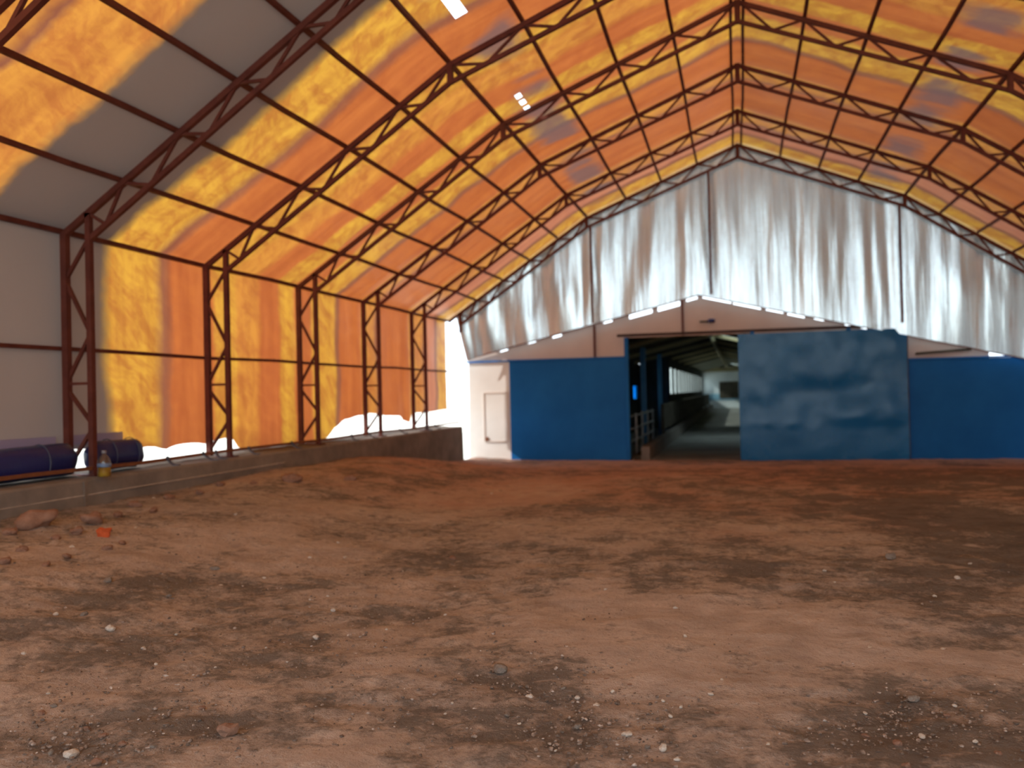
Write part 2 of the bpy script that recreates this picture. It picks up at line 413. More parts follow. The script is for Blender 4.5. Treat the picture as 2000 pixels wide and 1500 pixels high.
for s, nm in ((-1, 'left'), (1, 'right')):
    x, z = off(s*XK, .058); purlin('knee_purlin', x, z, .055, f'red purlin along the {nm} bend of the roof, over the knee struts')
    for i, a in enumerate(UPP):
        x, z = off(s*a, .056); purlin('roof_purlin', x, z, .05, f'red roof purlin, {ordn[i]} above the {nm} roof bend on the upper slope')
    purlin('ridge_purlin', s*.10, zo(.10)+.06, .05, f'red ridge pipe, the {nm} one of the pair under the roof peak')

# ------------------------------------------------------------------ cover (walls and ceiling)
def ylist(extra):
    ys = [YB + i*.14 for i in range(int((YE+.05-YB)/.14)+1)] + [YE+.10, YE+.20, YE+.34]
    for e in extra:
        ys = [y for y in ys if abs(y-e) > .05] + [e]
    return sorted(ys)
def bottom(y):
    pts = [(-9,1.25),(7,1.46),(8.6,1.47),(9.5,1.44),(9.7,1.40),(10.25,1.405),(10.63,1.345),(10.8,1.395),(11.2,1.40),(11.55,1.36),(11.68,1.41),(12.1,1.42),(12.35,1.38),(12.45,1.23),
           (13.4,1.22),(15.4,1.23),(15.85,1.43),(16.4,1.56),(16.9,1.61),(17.5,1.64),(18.0,1.62),(18.3,1.57),(19.15,1.545),(19.5,1.42),(19.85,1.37),(20.0,1.585),(21.1,1.57),(22.75,1.61)]
    for (a, z0), (b, z1) in zip(pts, pts[1:]):
        if a <= y <= b: return z0 + (z1-z0)*sm(a, b, y) + .012*noise.noise(Vector((y*3, 5, 1)))
    return 1.3
CX = WO + .105
ys = [y for y in ylist([])]
rows, uvs = [], []
for y in ys:
    r, u = [], []
    if y > 22.56: y = 22.56 + (y-22.56)*.3
    zb = bottom(y); nz = 18
    for j in range(nz+1):
        z = zb + (ZE+.075-zb)*j/nz
        sag = .012*math.sin(math.pi*((y-Y3)/S % 1))*math.sin(math.pi*j/nz) + .022*fbm(y*.9, z*.5, 3)*min(1, (nz-j)/4+.1)
        sag += .05*max(0, 1-j/5)*noise.noise(Vector((y*1.6, 2, z)))
        r.append((-CX - max(-.02, sag), y, z)); u.append((y, z))
    rows.append(r); uvs.append(u)
o = MB().grid(rows, None, uvs).build('wall_left', M['cover'], fix=False); tag(o, kind='structure')
rows = [[(CX, y, z) for z in (.4, 1.5, 2.7, ZE+.075)] for y in (YB, 4, 10, 16, YE)]
uvs = [[(p[1], p[2]) for p in r] for r in rows]
o = MB().grid(rows, None, uvs).build('wall_right', M['cover'], fix=False); tag(o, kind='structure')

# ceiling with its real tears and slits
holes = [(-3.46,-3.26,9.72,10.14), (-3.44,-3.24,10.16,10.66),      # the long white tear over the left bend
         (-3.40,-3.31,13.72,13.88), (-3.41,-3.32,13.98,14.16), (-3.42,-3.33,14.28,14.42),
         (-3.76,-3.36,10.56,10.61), (-1.95,-1.0,13.43,13.47), (2.2,3.62,12.66,12.70), (3.0,3.78,13.83,13.865), (-2.62,-2.42,13.2,13.24)]
ey = sorted({h for q in holes for h in q[2:]}); ex = sorted({h for q in holes for h in q[:2]})
ys = ylist(ey)
def prof(x):
    return off(x, .10)
L1 = math.hypot(WO-XK, ZK-ZE)
xs = [-WO-.035] + [-WO + (WO-XK)*i/20 for i in range(1, 21)] + [-XK + XK*i/20 for i in range(1, 21)]
xs = xs + [-x for x in xs[::-1][1:]]
for e in ex: xs = [x for x in xs if abs(x-e) > .04] + [e]
xs = sorted(xs)
rows, uvs = [], []
pk = sorted([WO, XK, 0.0] + LOWP + UPP)
for y in ys:
    r, u = [], []
    tq = math.sin(math.pi*((y-Y3)/S % 1))
    for x in xs:
        ax = abs(x)
        px, pz = prof(x) if ax > .001 else (0, ZA+.10)
        if abs(ax-XK) < .02: pz += .008
        if ax >= WO: px, pz = math.copysign(CX, x), ZE+.075
        w = 0
        for a, b in zip(pk, pk[1:]):
            if a <= ax <= b: w = math.sin(math.pi*(ax-a)/(b-a))
        sg = .022*w*tq + .035*w*(.25+.75*tq)*max(-.3, fbm(y*.8, x*.5, 7, 3))
        mm = MUP if ax <= XK else MLOW; n = Vector((mm, 1)).normalized()
        px += math.copysign(n.x*sg, x); pz += n.y*sg
        s_ = (ax*1.08 if ax <= XK else XK*1.08 + (ax-XK)*1.2)
        r.append((px, y, pz)); u.append((y, math.copysign(13 - s_, 1) if x < 0 else 13+s_))
    rows.append(r); uvs.append(u)
def isH(i, j):
    yc = (ys[i]+ys[i+1])/2; xc = (xs[j]+xs[j+1])/2
    return any(a < xc < b and c < yc < d for a, b, c, d in holes)
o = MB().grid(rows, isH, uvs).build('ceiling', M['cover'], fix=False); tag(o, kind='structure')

# ------------------------------------------------------------------ ground
spots = []      # (centre, ru, rv, angle, amount): damp / tracked places of the soil, weaker light at far right painted in
def gz(x, y):
    z = .55 - .35*sm(14.5, 23, y)
    z += .35*sm(3.2, 6.6, -x)*(1-sm(15.0, 19.0, y)) + .10*sm(5.0, 7.2, -x)*sm(15, 18, y)
    z += .05*fbm(x*.35, y*.35, 1, 3)*(1-.75*sm(19, 23, y))
    return z
def ground_at(x, y):
    z = .5
    for _ in range(8):
        p = at(x, y, 'Z', z); z = gz(p.x, p.y)
    return p
def streak(x0, y0, x1, y1, w, amt):
    a, b = ground_at(x0, y0), ground_at(x1, y1)
    c = (a+b)/2; d = b-a
    spots.append((c.x, c.y, max(d.length/2, .05), w, math.atan2(d.y, d.x), amt))
for q in [(1050,1340,1180,1460,.35,.55), (1650,1360,2100,1420,.45,.75), (1700,1450,2000,1500,.4,.6), (1370,1110,1540,1150,.35,.6), (1450,1060,1560,1085,.3,.5),
          (1230,1100,1255,1170,.14,.5), (1310,1120,1325,1250,.13,.5), (1180,1050,1370,1060,.5,.35), (1000,1050,1140,1085,.5,.35), (850,1080,900,1095,.25,.55),
          (520,1230,660,1280,.35,.5), (830,1180,760,1330,.14,.5), (740,1180,700,1230,.14,.35), (890,1220,850,1330,.12,.4), (640,1330,760,1420,.25,.4), (930,1330,960,1320,.12,.8),
          (80,1460,260,1420,.30,.7), (420,1430,470,1400,.2,.6), (300,1370,380,1330,.2,.35), (1700,1100,1850,1190,.6,.5), (1800,1000,2000,1020,1.0,.45), (1850,1080,2000,1120,.5,.5),
          (350,1150,560,1130,.4,.25), (200,1120,280,1135,.3,.3), (600,960,900,930,.5,.2), (60,1010,300,1000,.3,.3),
          (800,1450,980,1480,.4,.45), (600,1180,760,1140,.3,.2), (100,1240,300,1210,.3,.25), (1330,1370,1380,1420,.2,.3),
          (1450,1200,1900,1280,.7,-.85), (1080,1120,1300,1260,.5,-.7), (1550,1130,1900,1180,.4,-.3), (1150,1200,1450,1300,.5,-.6), (1700,920,2100,980,2.2,.75), (1600,960,2000,1060,1.0,.4), (1850,1040,2100,1120,.7,.6), (1250,1330,1400,1330,.3,-.25), (300,1070,700,1020,.5,-.3), (700,1000,1100,940,.8,-.35), (560,1340,420,1370,.2,-.3), (1120,950,1400,960,.6,-.25), (760,1250,660,1500,.12,-.35), (860,1400,740,1500,.14,-.3)]:  # strong far right streaks also paint in the weaker light there
    streak(*q)
def damp(x, y):
    v = .36 + .34*fbm(x*.5+3, y*.5, 2, 5) + .22*fbm(x*2.2, y*1.3, 6, 4)
    for cx, cy, ru, rv, an, am in spots:
        dx, dy = x-cx, y-cy
        if abs(dx) > ru+rv*3 or abs(dy) > ru+rv*3: continue
        u = (dx*math.cos(an)+dy*math.sin(an))/(ru+rv*.5); w = (-dx*math.sin(an)+dy*math.cos(an))/rv
        q = u*u+w*w
        if q < 6: v += am*.62*math.exp(-q*.9)*(1+.9*fbm(x*3, y*3, 8, 3))
    return max(0, min(1, v))
gx = [-7.02 + i*.09 for i in range(int(16.2/.09)+1)]
gy = []; y = YB
while y < FB: gy.append(y); y += .05 if 2.0 < y < 8 else .10
gy.append(FB-.035)
bm = bmesh.new(); V = []
lay = bm.verts.layers.float.new('damp')
for y in gy:
    row = []
    for x in gx:
        d = damp(x, y)
        z = gz(x, y) + .018*fbm(x*2.3, y*2.3, 4, 4) - .02*(d-.4)
        if y < 10: z += .022*fbm(x*8, y*8, 9, 3)*(.35+d)
        v = bm.verts.new((x, y, z)); v[lay] = d; row.append(v)
    V.append(row)
for i in range(len(gy)-1):
    for j in range(len(gx)-1):
        f = bm.faces.new((V[i][j], V[i][j+1], V[i+1][j+1], V[i+1][j])); f.smooth = True
mbx = MB(); mbx.bm.free(); mbx.bm = bm
floor = mbx.build('floor', M['ground'], fix=False); tag(floor, kind='structure')
tag(MB().box(-160, 160, -90, 240, -.4, -.06).build('ground', M['outside']), kind='structure')

# ------------------------------------------------------------------ concrete kerb on the left
mb = MB(); yk = [YB + i*.35 for i in range(int((21.9-YB)/.35)+1)] + [21.95]
PX = -6.99
rows = []
for y in yk:
    j = .012*noise.noise(Vector((y*1.3, 0, 0))); step = .02 if y < 8.2 else 0
    rows.append([(PX+step+.012, y, .2), (PX+step+j, y, .98+j), (PX+step-.012+j, y, ZF-.03+j*.4), (PX-.03+step+j, y, ZF-.005), (-7.4, y, ZF), (-8.15, y, ZF-.01), (-8.15, y, -.1)])
bm = mb.bm; VV = [[bm.verts.new(p) for p in r] for r in rows]
for a, b in zip(VV, VV[1:]):
    for j in range(6): bm.faces.new((a[j], a[j+1], b[j+1], b[j]))
    bm.faces.new((a[6], a[0], b[0], b[6]))
bm.faces.new(VV[0]); bm.faces.new(VV[-1][::-1])
kerb = mb.build('concrete_kerb', M['concrete'])
tag(kerb, 'long low grey concrete kerb carrying the truss legs along the left wall', 'kerb')
mb = MB()
for i in range(5):
    pass
for y0 in (8.22,):
    mb.hexa([(PX+.0,y0-.012,.6),(PX+.032,y0-.012,.6),(PX+.032,y0+.03,.6),(PX+.0,y0+.03,.6),(PX-.01,y0-.012,ZF-.03),(PX+.022,y0-.012,ZF-.03),(PX+.022,y0+.03,ZF-.03),(PX-.01,y0+.03,ZF-.03)])
part_ = mb.build('mortar_joint', M['rock_grey'], kerb)
mb = MB(); rr = [[(xx, YB+.1+i*.4, ZF+.004+(.012 if j in (1,2) else 0)+.006*noise.noise(Vector((i*.7, j*2.1, 3)))) for j, xx in enumerate((-7.34,-7.46,-7.9,-8.14))] for i in range(64)]
mb.grid(rr).build('ledge_shade', M['shade'], kerb, fix=False)  # added layer that darkens the sunlit ledge, shade put into its colour
mb = MB(); mb.bar((PX+.010, 5.5, 1.00), (PX+.016, 12.6, 1.005), .008, .02); mb.build('formwork_line', M['rock_pale'], kerb)

# ------------------------------------------------------------------ rolled blue sheeting, bottle, straps
def roll(y0, y1, label, seed):
    r = empty('sheeting_roll', (-7.395, y0, ZF+.004), label, 'sheeting', 'rolls of blue sheeting on the kerb')
    n, ns = 26, 22; rows = []
    for i in range(n+1):
        t = i/n; y = y0+(y1-y0)*t
        e = min(1, (min(t, 1-t)*(y1-y0)/.12)); e = .45+.55*math.sqrt(max(0, min(1, e)))
        ring = []
        for k in range(ns):
            a = 2*math.pi*k/ns
            rr = 1 + .10*noise.noise(Vector((y*2.2+seed, math.cos(a)*1.3, math.sin(a)*1.3))) + .05*math.sin(a*5+y*3)
            x = -7.375 + .140*e*rr*math.cos(a); z = ZF+.19 + .185*e*rr*math.sin(a)
            ring.append((x, y, max(ZF+.026, z)))
        ring.append(ring[0]); rows.append(ring)
    mb = MB().grid(rows)
    bmesh.ops.remove_doubles(mb.bm, verts=mb.bm.verts, dist=1e-5)
    bmesh.ops.holes_fill(mb.bm, edges=[e for e in mb.bm.edges if e.is_boundary])
    p = part(mb, 'rolled_sheet', M['blue_sheet'], r, smooth=True)
    rows = []
    for i in range(13):
        y = y0+.02 + (y1-y0-.04)*i/12
        rows.append([(-7.585+.012*noise.noise(Vector((y*4,j,seed))), y, ZF+.34+.028*j+ (.012*noise.noise(Vector((y*5,1,seed))) if j == 4 else 0)) for j in range(5)])
    part(MB().grid(rows), 'loose_flap', M['lilac'], r, 'lilac translucent edge sticking up from the roll', fix=False)
    for yy in ((y0+(y1-y0)*.35), (y0+(y1-y0)*.8)):
        mb = MB(); pts = [(-7.375+.148*math.cos(a), yy, max(ZF+.028, ZF+.190+.196*math.sin(a))) for a in [2*math.pi*k/20 for k in range(21)]]
        mb.tube(pts, .006, 6, False); part(mb, 'tie_cord', M['strap'], r)
    return r
roll(6.0, 8.53, 'long roll of dark blue sheeting on the kerb left of the bottle and truss leg', 1)
roll(8.77, 9.66, 'short roll of dark blue sheeting on the kerb behind the yellow oil bottle', 5)

b = at(204, 931, 'Z', ZF+.003)
bt = empty('oil_bottle', (b.x, b.y, ZF+.003), 'clear plastic bottle of yellow oil with blue label on the kerb beside a truss leg', 'bottle')
part(MB().lathe([(.066,0),(.072,.012),(.072,.12),(.070,.15),(.062,.19),(.042,.225),(.022,.245),(.021,.262)], 24, bt.location), 'bottle_body', M['clear'], bt, smooth=True)
part(MB().lathe([(.060,.004),(.0685,.014),(.0685,.105)], 24, bt.location), 'oil', M['oil'], bt, smooth=True)
part(MB().lathe([(.0735,.108),(.0735,.150)], 24, bt.location), 'label', M['label_blue'], bt, smooth=True)
part(MB().lathe([(.026,.258),(.026,.285),(.023,.288)], 18, bt.location), 'cap', M['cap_grey'], bt, smooth=True)

for i, (y, dx) in enumerate([(9.95,.07),(10.72,.10),(11.05,.12),(11.9,.08),(13.2,.05),(15.55,.08),(16.35,.09),(18.0,.06),(19.7,.08),(20.3,.05)]):
    x = -WI+.01
    mb = MB(); pts = []
    for k in range(9):
        t = k/8; pts.append((x+.03+ (dx+.1)*t*t, y+.10*t*math.sin(i*2.1), 1.30-(1.30-ZF-.012)*min(1, t*1.35)))
    for a, c in zip(pts, pts[1:]): mb.bar(a, c, .012, .05, side=(0,1,0))
    nb = ['just right of the yellow oil bottle','left of the widest bright gap','under the widest bright gap','at the second truss leg','between second and third truss legs','just beyond the third truss leg','left of the farther bright gap','under the farther bright gap','at the fourth truss leg','near the kerb end'][i]
    o = mb.build('tie_strap', M['strap']); tag(o, f'grey blue strap hanging from the bottom pipe, {nb}', 'strap', 'straps tied to the bottom pipe')
    o.data.transform(Matrix.Translation((-x,-y,-1.28))); o.location = (x, y, 1.28)

# ------------------------------------------------------------------ old barn at the far end
def W(x, y, Y=FB): return at(x, y, 'Y', Y)
RX, RZ = W(1365, 582).x, W(1365, 582).z                       # roof peak
lx, lz = W(925, 704).x, W(925, 704).z
rx, rz = W(2000, 706).x, W(2000, 706).z
ML = (RZ-lz)/(RX-lx); MR = (RZ-rz)/(rx-RX)
def roofz(x): return RZ - (ML*(RX-x) if x < RX else MR*(x-RX))
OXL, OXR = W(1230, 800).x, W(1436, 800).x+.35
OZT = W(1330, 656).z
XLW, XRW = W(916, 760).x, 8.6
notch = [(975,992),(1030,1047),(1078,1097),(1178,1196),(1228,1274),(1284,1328),(1340,1362),(1372,1428),(1432,1486),(1496,1530),(1538,1572),(1590,1610),(1650,1664),(1680,1694),(1932,1980)]
def nx(x):
    y = 573 + (704-573)*(1365-x)/440 if x < 1365 else 573+(705-573)*(x-1365)/635
    return W(x, y+5).x
NT_ = [(nx(a), nx(b)) for a, b in notch]
bx = sorted({XLW, XRW, OXL, OXR, RX, W(1000,700).x} | {v for q in NT_ for v in q} | {XLW + (XRW-XLW)*i/30 for i in range(31)})
mb = MB()
for a, c in zip(bx, bx[1:]):
    if c-a < 1e-4: continue
    mid = (a+c)/2; d = 0.078
    for q_, (p, q) in enumerate(NT_):
        if p < mid < q: d = [.02,.03,0,.01,-.05,-.06,-.01,.015,.01,.02,.01,.03,.03,.03,-.07][q_]
    z0 = OZT if OXL < mid < OXR else -.2
    mb.hexa([(a,FB,z0),(c,FB,z0),(c,FB+.15,z0),(a,FB+.15,z0),(a,FB,roofz(a)+d),(c,FB,roofz(c)+d),(c,FB+.15,roofz(c)+d),(a,FB+.15,roofz(a)+d)])
wb = mb.build('wall_back', M['beige']); tag(wb, kind='structure')
# white lower wall at the left corner, with a flush hatch
wt = W(960, 708).z; bxl = W(995, 708).x
mb = MB().hexa([(XLW-.02,FB-.03,-.2),(bxl,FB-.03,-.2),(bxl,FB-.002,-.2),(XLW-.02,FB-.002,-.2),(XLW+.02,FB-.03,wt),(bxl,FB-.03,wt),(bxl,FB-.002,wt),(XLW+.02,FB-.002,wt)])
tag(mb.build('wall_corner', M['white_wall']), kind='structure')
a, c = W(945, 768, FB-.03), W(993, 862, FB-.03)
dr = empty('door_1', ((a.x+c.x)/2, FB-.035, c.z)); tag(dr, kind='structure')
part(MB().box(a.x, c.x, FB-.040, FB-.031, c.z, a.z), 'panel', M['white_wall'], dr)
mb = MB()
for p0, p1 in (((a.x,c.z),(a.x,a.z)), ((c.x,c.z),(c.x,a.z)), ((a.x,a.z),(c.x,a.z)), ((a.x,c.z),(c.x,c.z))): mb.bar((p0[0],FB-.041,p0[1]), (p1[0],FB-.041,p1[1]), .03, .02)
part(mb, 'frame', M['beige'], dr)
part(MB().box(a.x+.02, a.x+.10, FB-.06, FB-.04, c.z+.02, c.z+.12), 'latch', M['rust'], dr)
# blue cladding
def cladding(x0, x1, zt, label, ridges):
    r = empty('blue_cladding', ((x0+x1)/2, FB-.02, 0.1), label, 'wall cladding', 'blue painted panels of the old barn front')
    part(MB().box(x0, x1, FB-.045, FB-.003, -.1, zt), 'sheet', M['blue_dark'], r, bevel=.006)
    part(MB().box(x0-.02 if x0 < -5 else x0, x1, FB-.075, FB-.003, zt+.002, zt+.042), 'top_trim', M['blue_dark'], r)
    for x in ridges: part(MB().box(x-.015, x+.015, FB-.058, FB-.046, -.1, zt-.01), 'seam_batten', M['blue_dark'], r)
    return r
zb1 = W(1100, 703).z
cladding(bxl+.003, OXL-.10, zb1, 'plain blue painted panel between the white corner wall and the passage opening', [])
zb2 = W(1890, 700).z
cladding(W(1772, 800).x, XRW, zb2, 'dark blue painted panel right of the big sliding door', [])
p0, p1 = W(930, 707), W(995, 706)
tag(MB().box(XLW-.06, bxl, FB-.07, FB-.032, wt+.002, wt+.045).build('trim_1', M['blue_dark']), kind='structure')
# opening jamb
jb = MB().box(OXL-.095, OXL, FB-.08, FB+.16, .1, OZT-.002).build('trim_2', M['blue_dark']); tag(jb, kind='structure')
# door track
ta, tb = W(1205, 655, FB-.2), W(1722, 640, FB-.2)
tr = empty('door_track', ((ta.x+tb.x)/2, FB-.2, ta.z), 'dark steel sliding track over the passage opening and blue door', 'track')
part(MB().bar((ta.x,FB-.20,OZT+.05), (tb.x,FB-.20,OZT+.05), .07, .06), 'rail', M['dark_metal'], tr)
for i in range(5):
    x = ta.x+.2+(tb.x-ta.x-.4)*i/4; part(MB().box(x-.03, x+.03, FB-.17, FB-.001, OZT+.03, OZT+.09), 'bracket', M['dark_metal'], tr)
# sliding door
dl, drx = W(1444, 780, FB-.2).x, W(1774, 780, FB-.2).x
dz0, dz1 = W(1600, 899, FB-.2).z, W(1600, 647, FB-.2).z
sd = empty('sliding_door', ((dl+drx)/2, FB-.2, dz0), 'big dented blue sheet metal sliding door pushed right of the passage opening', 'door')
nxg, nzg = 60, 44; rows = []
for i in range(nxg+1):
    r = []
    for j in range(nzg+1):
        u, v = i/nxg, j/nzg
        x = dl+(drx-dl)*u; z = dz0+(dz1-dz0)*v
        ed = min(1, min(u, 1-u, v, 1-v)*14)
        dnt = .040*fbm(x*.95+2, z*.95, 3, 2)*(.25+.75*sm(.24,.34,v)) + .014*math.sin(v*9+.6*math.sin(u*5))*sm(.25,.33,v)
        if v > .27: dnt += .022*max(0, noise.noise(Vector((x*2.1, z*1.0, 8))))
        r.append((x, FB-.225-ed*dnt*.9, z))
    rows.append(r)
part(MB().grid(rows), 'sheet', M['blue_door'], sd, fix=False, smooth=True)
zc = dz0+(dz1-dz0)*.27
mb = MB().box(dl, drx, FB-.19, FB-.15, dz0, dz0+.06).box(dl, drx, FB-.19, FB-.15, dz1-.06, dz1).box(dl, dl+.06, FB-.19, FB-.15, dz0+.06, dz1-.06).box(drx-.06, drx, FB-.19, FB-.15, dz0+.06, dz1-.06)
part(mb, 'frame', M['blue_dark'], sd)
part(MB().box(drx-.004, drx+.018, FB-.225, FB-.15, dz0, dz1), 'edge_strip', M['dark_metal'], sd)
part(MB().box(dl, drx, FB-.192, FB-.155, zc-.03, zc+.03), 'cross_rail', M['blue_dark'], sd)
for x in (dl+.35, drx-1.3): part(MB().box(x-.05, x+.05, FB-.232, FB-.168, dz1-.02, OZT+.03), 'hanger', M['blue_dark'], sd)
# fascia batten under the silver curtain, in two lengths
def fascia(x0, x1, label):
    mb = MB(); n = 10
    for i in range(n):
        a = x0+(x1-x0)*i/n; c = x0+(x1-x0)*(i+1)/n
        mb.bar((a,FB-.06,roofz(a)+.075), (c,FB-.06,roofz(c)+.075), .045, .045)
    o = mb.build('fascia_batten', M['red_steel']); tag(o, label, 'batten', 'battens along the old barn roof edge')
    c = ((x0+x1)/2, FB-.06, roofz((x0+x1)/2)); o.data.transform(Matrix.Translation(-Vector(c))); o.location = c
fascia(XLW+.02, RX, 'dark batten along the left roof edge under the silver curtain')
fascia(RX, 8.4, 'dark batten along the right roof edge under the silver curtain')
# short posts on the beige gable, plank, small fitting
def post(name, x, y, z0, z1, w, label, mat='red_steel', grp='brown posts at the far gable'):
    o = MB().box(-w/2, w/2, -w/2, w/2, 0, z1-z0).build(name, M[mat]); o.location = (x, y, z0); return tag(o, label, 'post', grp)
xA = W(1160, 640, FB-.09).x; xC = W(1333, 610).x; xD = at(1759, 500, 'Y', YE+.0).x; xB = at(1386, 450, 'Y', YE).x
xA2 = at(1155, 530, 'Y', YE).x
post('gable_post', xA2, YE, roofz(xA2)+.05, zi(abs(xA2))+.01, .05, 'thin brown post before the left part of the silver curtain, under the roof bend')
post('gable_post', xA, FB-.03, zb1+.045, roofz(xA)+.04, .055, 'short brown post on the beige wall left of the passage opening, over the blue panel')
post('gable_post', xC, FB-.03, OZT+.01, roofz(xC)+.04, .055, 'short brown post on the beige gable above the passage opening')
post('gable_post', xB, YE, roofz(xB)+.11, zi(abs(xB))+.01, .05, 'thin brown bar added for a fold reflection in the silver curtain just left of the roof peak')  # added bar, draws a brown reflection in the curtain fold
post('gable_post', xD, YE, OZT+.09, zi(abs(xD))+.01, .05, 'thin brown post before the silver curtain over the right end of the blue door')
a, c = W(1788, 691), W(1896, 683)
o = MB().bar((a.x,FB-.03,a.z), (c.x,FB-.03,c.z+.01), .06, .05).build('wooden_plank', M['wood_dark']); tag(o, 'dark plank fixed on the beige strip above the right blue panel', 'plank')
a = W(1388, 627)
ft = empty('wall_fitting', (a.x, FB, a.z), 'small dark bracket with a blue cap on the beige gable over the opening', 'wall fitting')
part(MB().box(a.x-.27, a.x+.08, FB-.05, FB-.001, a.z-.03, a.z+.015), 'bracket', M['wood_dark'], ft)
part(MB().lathe([(.02,-.05),(.085,-.045),(.10,0),(.07,.045),(.02,.05)], 16, (a.x+.02, FB-.12, a.z)), 'cap', M['blue_sheet'], ft, smooth=True)

# silver curtain
def ctop(x): return zo(abs(x)) + .088
def cbot(x): return roofz(max(XLW-.2, x)) + .06
xl, xr = -7.38, 7.6; n = 560; nz = 26
rows = []
for i in range(n+1):
    x = xl+(xr-xl)*i/n; r = []
    zt = max(ctop(x), 3.99); zb_ = cbot(x)
    for j in range(nz+1):
        t = j/nz; xx = x + (.24*(1-sm(0, .8, x-xl)))*(1-t)
        fold = .024*math.sin(x*6.1 + 3.2*noise.noise(Vector((x*.5, t*.5, 1)))) + .007*math.sin(x*15.0+4*noise.noise(Vector((x*.8, t*.4, 4)))) + .085*fbm(x*.75, t*.35, 6, 4)
        fold *= .35+.65*math.sin(math.pi*min(1, .15+t*.75))
        yb = YE+.15 + .15*(1-t)
        z = zb_+(zt-zb_)*t
        r.append((xx, max(YE+.05, yb + fold*.8), z))
    rows.append(r)
fc = MB().grid(rows).build('foil_curtain', M['foil'], fix=False)
tag(fc, 'silver foil sheet hanging in folds across the far gable above the old barn roof', 'curtain')

# ------------------------------------------------------------------ inside the old barn
YF = 86.0; XW1, XW2, YX = -4.7, -3.35, 43.5
mb = MB(); panes = []
def slab(m_, a, c, y0, y1):
    A, C = roofz(a), roofz(c)
    m_.hexa([(a,y0,A-.16),(c,y0,C-.16),(c,y1,C-.16),(a,y1,A-.16),(a,y0,A-.11),(c,y0,C-.11),(c,y1,C-.11),(a,y1,A-.11)])
slab(mb, XLW-.04, RX, FB+.16, 43.6); slab(mb, -3.75, RX, 43.6, YF+.2)
sx0, sx1 = RX+.35, RX+2.3
slab(mb, RX, sx0, FB+.16, YF+.2); slab(mb, sx1, 8.4, FB+.16, YF+.2)
panes = [(33.0, 36.0), (76.0, 78.0)]  # the far pane is added to light the passage end wall
y = FB+.16
for a, c in panes:
    slab(mb, sx0, sx1, y, a); y = c
slab(mb, sx0, sx1, y, YF+.2)
for i, (a, c) in enumerate(panes):
    q = MB(); slab(q, sx0, sx1, a, c); tag(q.build(f'window_{40+i}', M['pane_white']), kind='structure')
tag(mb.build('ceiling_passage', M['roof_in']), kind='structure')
tag(MB().box(-7.5, 8.3, FB, YF, -.05, .15).build('floor_passage', M['passage']), kind='structure')
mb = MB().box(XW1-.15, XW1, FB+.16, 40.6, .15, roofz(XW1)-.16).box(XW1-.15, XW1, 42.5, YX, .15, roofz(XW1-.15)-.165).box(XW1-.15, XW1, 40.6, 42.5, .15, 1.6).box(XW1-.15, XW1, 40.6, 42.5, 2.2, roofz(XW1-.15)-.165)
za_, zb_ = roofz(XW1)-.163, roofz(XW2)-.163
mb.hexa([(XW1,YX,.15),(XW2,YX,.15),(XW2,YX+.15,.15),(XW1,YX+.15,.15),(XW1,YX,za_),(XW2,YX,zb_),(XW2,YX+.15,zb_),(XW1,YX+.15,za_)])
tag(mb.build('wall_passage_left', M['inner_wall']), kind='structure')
wn = MB().box(XW1-.10, XW1-.07, 40.6, 42.5, 1.6, 2.2).build('window_1', M['pane_blue']); tag(wn, kind='structure')
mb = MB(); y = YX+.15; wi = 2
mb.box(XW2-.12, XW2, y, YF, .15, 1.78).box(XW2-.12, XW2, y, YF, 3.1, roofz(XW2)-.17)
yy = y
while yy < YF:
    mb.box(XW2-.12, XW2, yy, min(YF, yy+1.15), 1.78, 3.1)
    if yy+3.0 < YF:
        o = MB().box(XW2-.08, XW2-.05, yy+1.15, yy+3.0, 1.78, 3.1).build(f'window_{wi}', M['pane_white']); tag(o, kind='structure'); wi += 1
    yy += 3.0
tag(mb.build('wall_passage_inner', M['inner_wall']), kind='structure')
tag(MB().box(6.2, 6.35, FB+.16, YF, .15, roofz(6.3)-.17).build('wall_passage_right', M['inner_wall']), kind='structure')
mb = MB()
for (x0, x1, z0, z1) in ((-3.5, -1.75, .15, 4.3), (-.1, 6.4, .15, 4.3), (-1.75, -.1, .15, 1.0), (-1.75, -.1, 2.6, 4.3)): mb.box(x0, x1, YF, YF+.2, z0, z1)
tag(mb.build('wall_passage_end', M['far_white']), kind='structure')
tag(MB().box(-3.34, 3.0, YF-.04, YF-.005, .9, 1.5).build('trim_3', M['far_blue']), kind='structure')
tag(MB().box(-3.34, 3.0, YF-.4, YF-.05, 3.55, 3.95).build('end_beam', M['wood_warm']), 'pale timber beam across the far end of the passage', 'beam')
bd = MB().box(-1.8, -.05, YF-.07, YF-.02, 1.05, 2.62).build('opening_stand_in', M['wood_dark']); tag(bd, 'dark brown board standing in for the opening in the white end wall of the passage', 'board')  # dark board added in place of the unlit opening
# rafters and ridge beam
for i in range(14):
    y = FB+1.6+i*2.6
    nm = 'first' if i == 0 else None
    mb = MB()
    for e in (-4.62 if y < 43 else -3.30, 6.15): mb.bar((RX,y,RZ-.25), (e,y,roofz(e)-.25), .12, .10)
    o = mb.build('passage_rafter', M['wood_dark'] if i % 2 else M['wood_warm'])
    o.data.transform(Matrix.Translation((-RX,-y,-RZ+.25))); o.location = (RX, y, RZ-.25)
    tag(o, 'old timber rafter pair under the passage roof, seen through the opening', 'rafter', 'rafters inside the passage')
o = MB().bar((RX,FB+.3,RZ-.40), (RX,YF-.5,RZ-.40), .14, .14).build('ridge_beam', M['wood_warm']); tag(o, 'timber ridge beam running down the passage roof', 'beam')
sk = MB().box(RX+.25, RX+.9, 33, 36.5, RZ-.42, RZ-.40).build('skylight', M['pane_white']); 
D.objects.remove(sk)
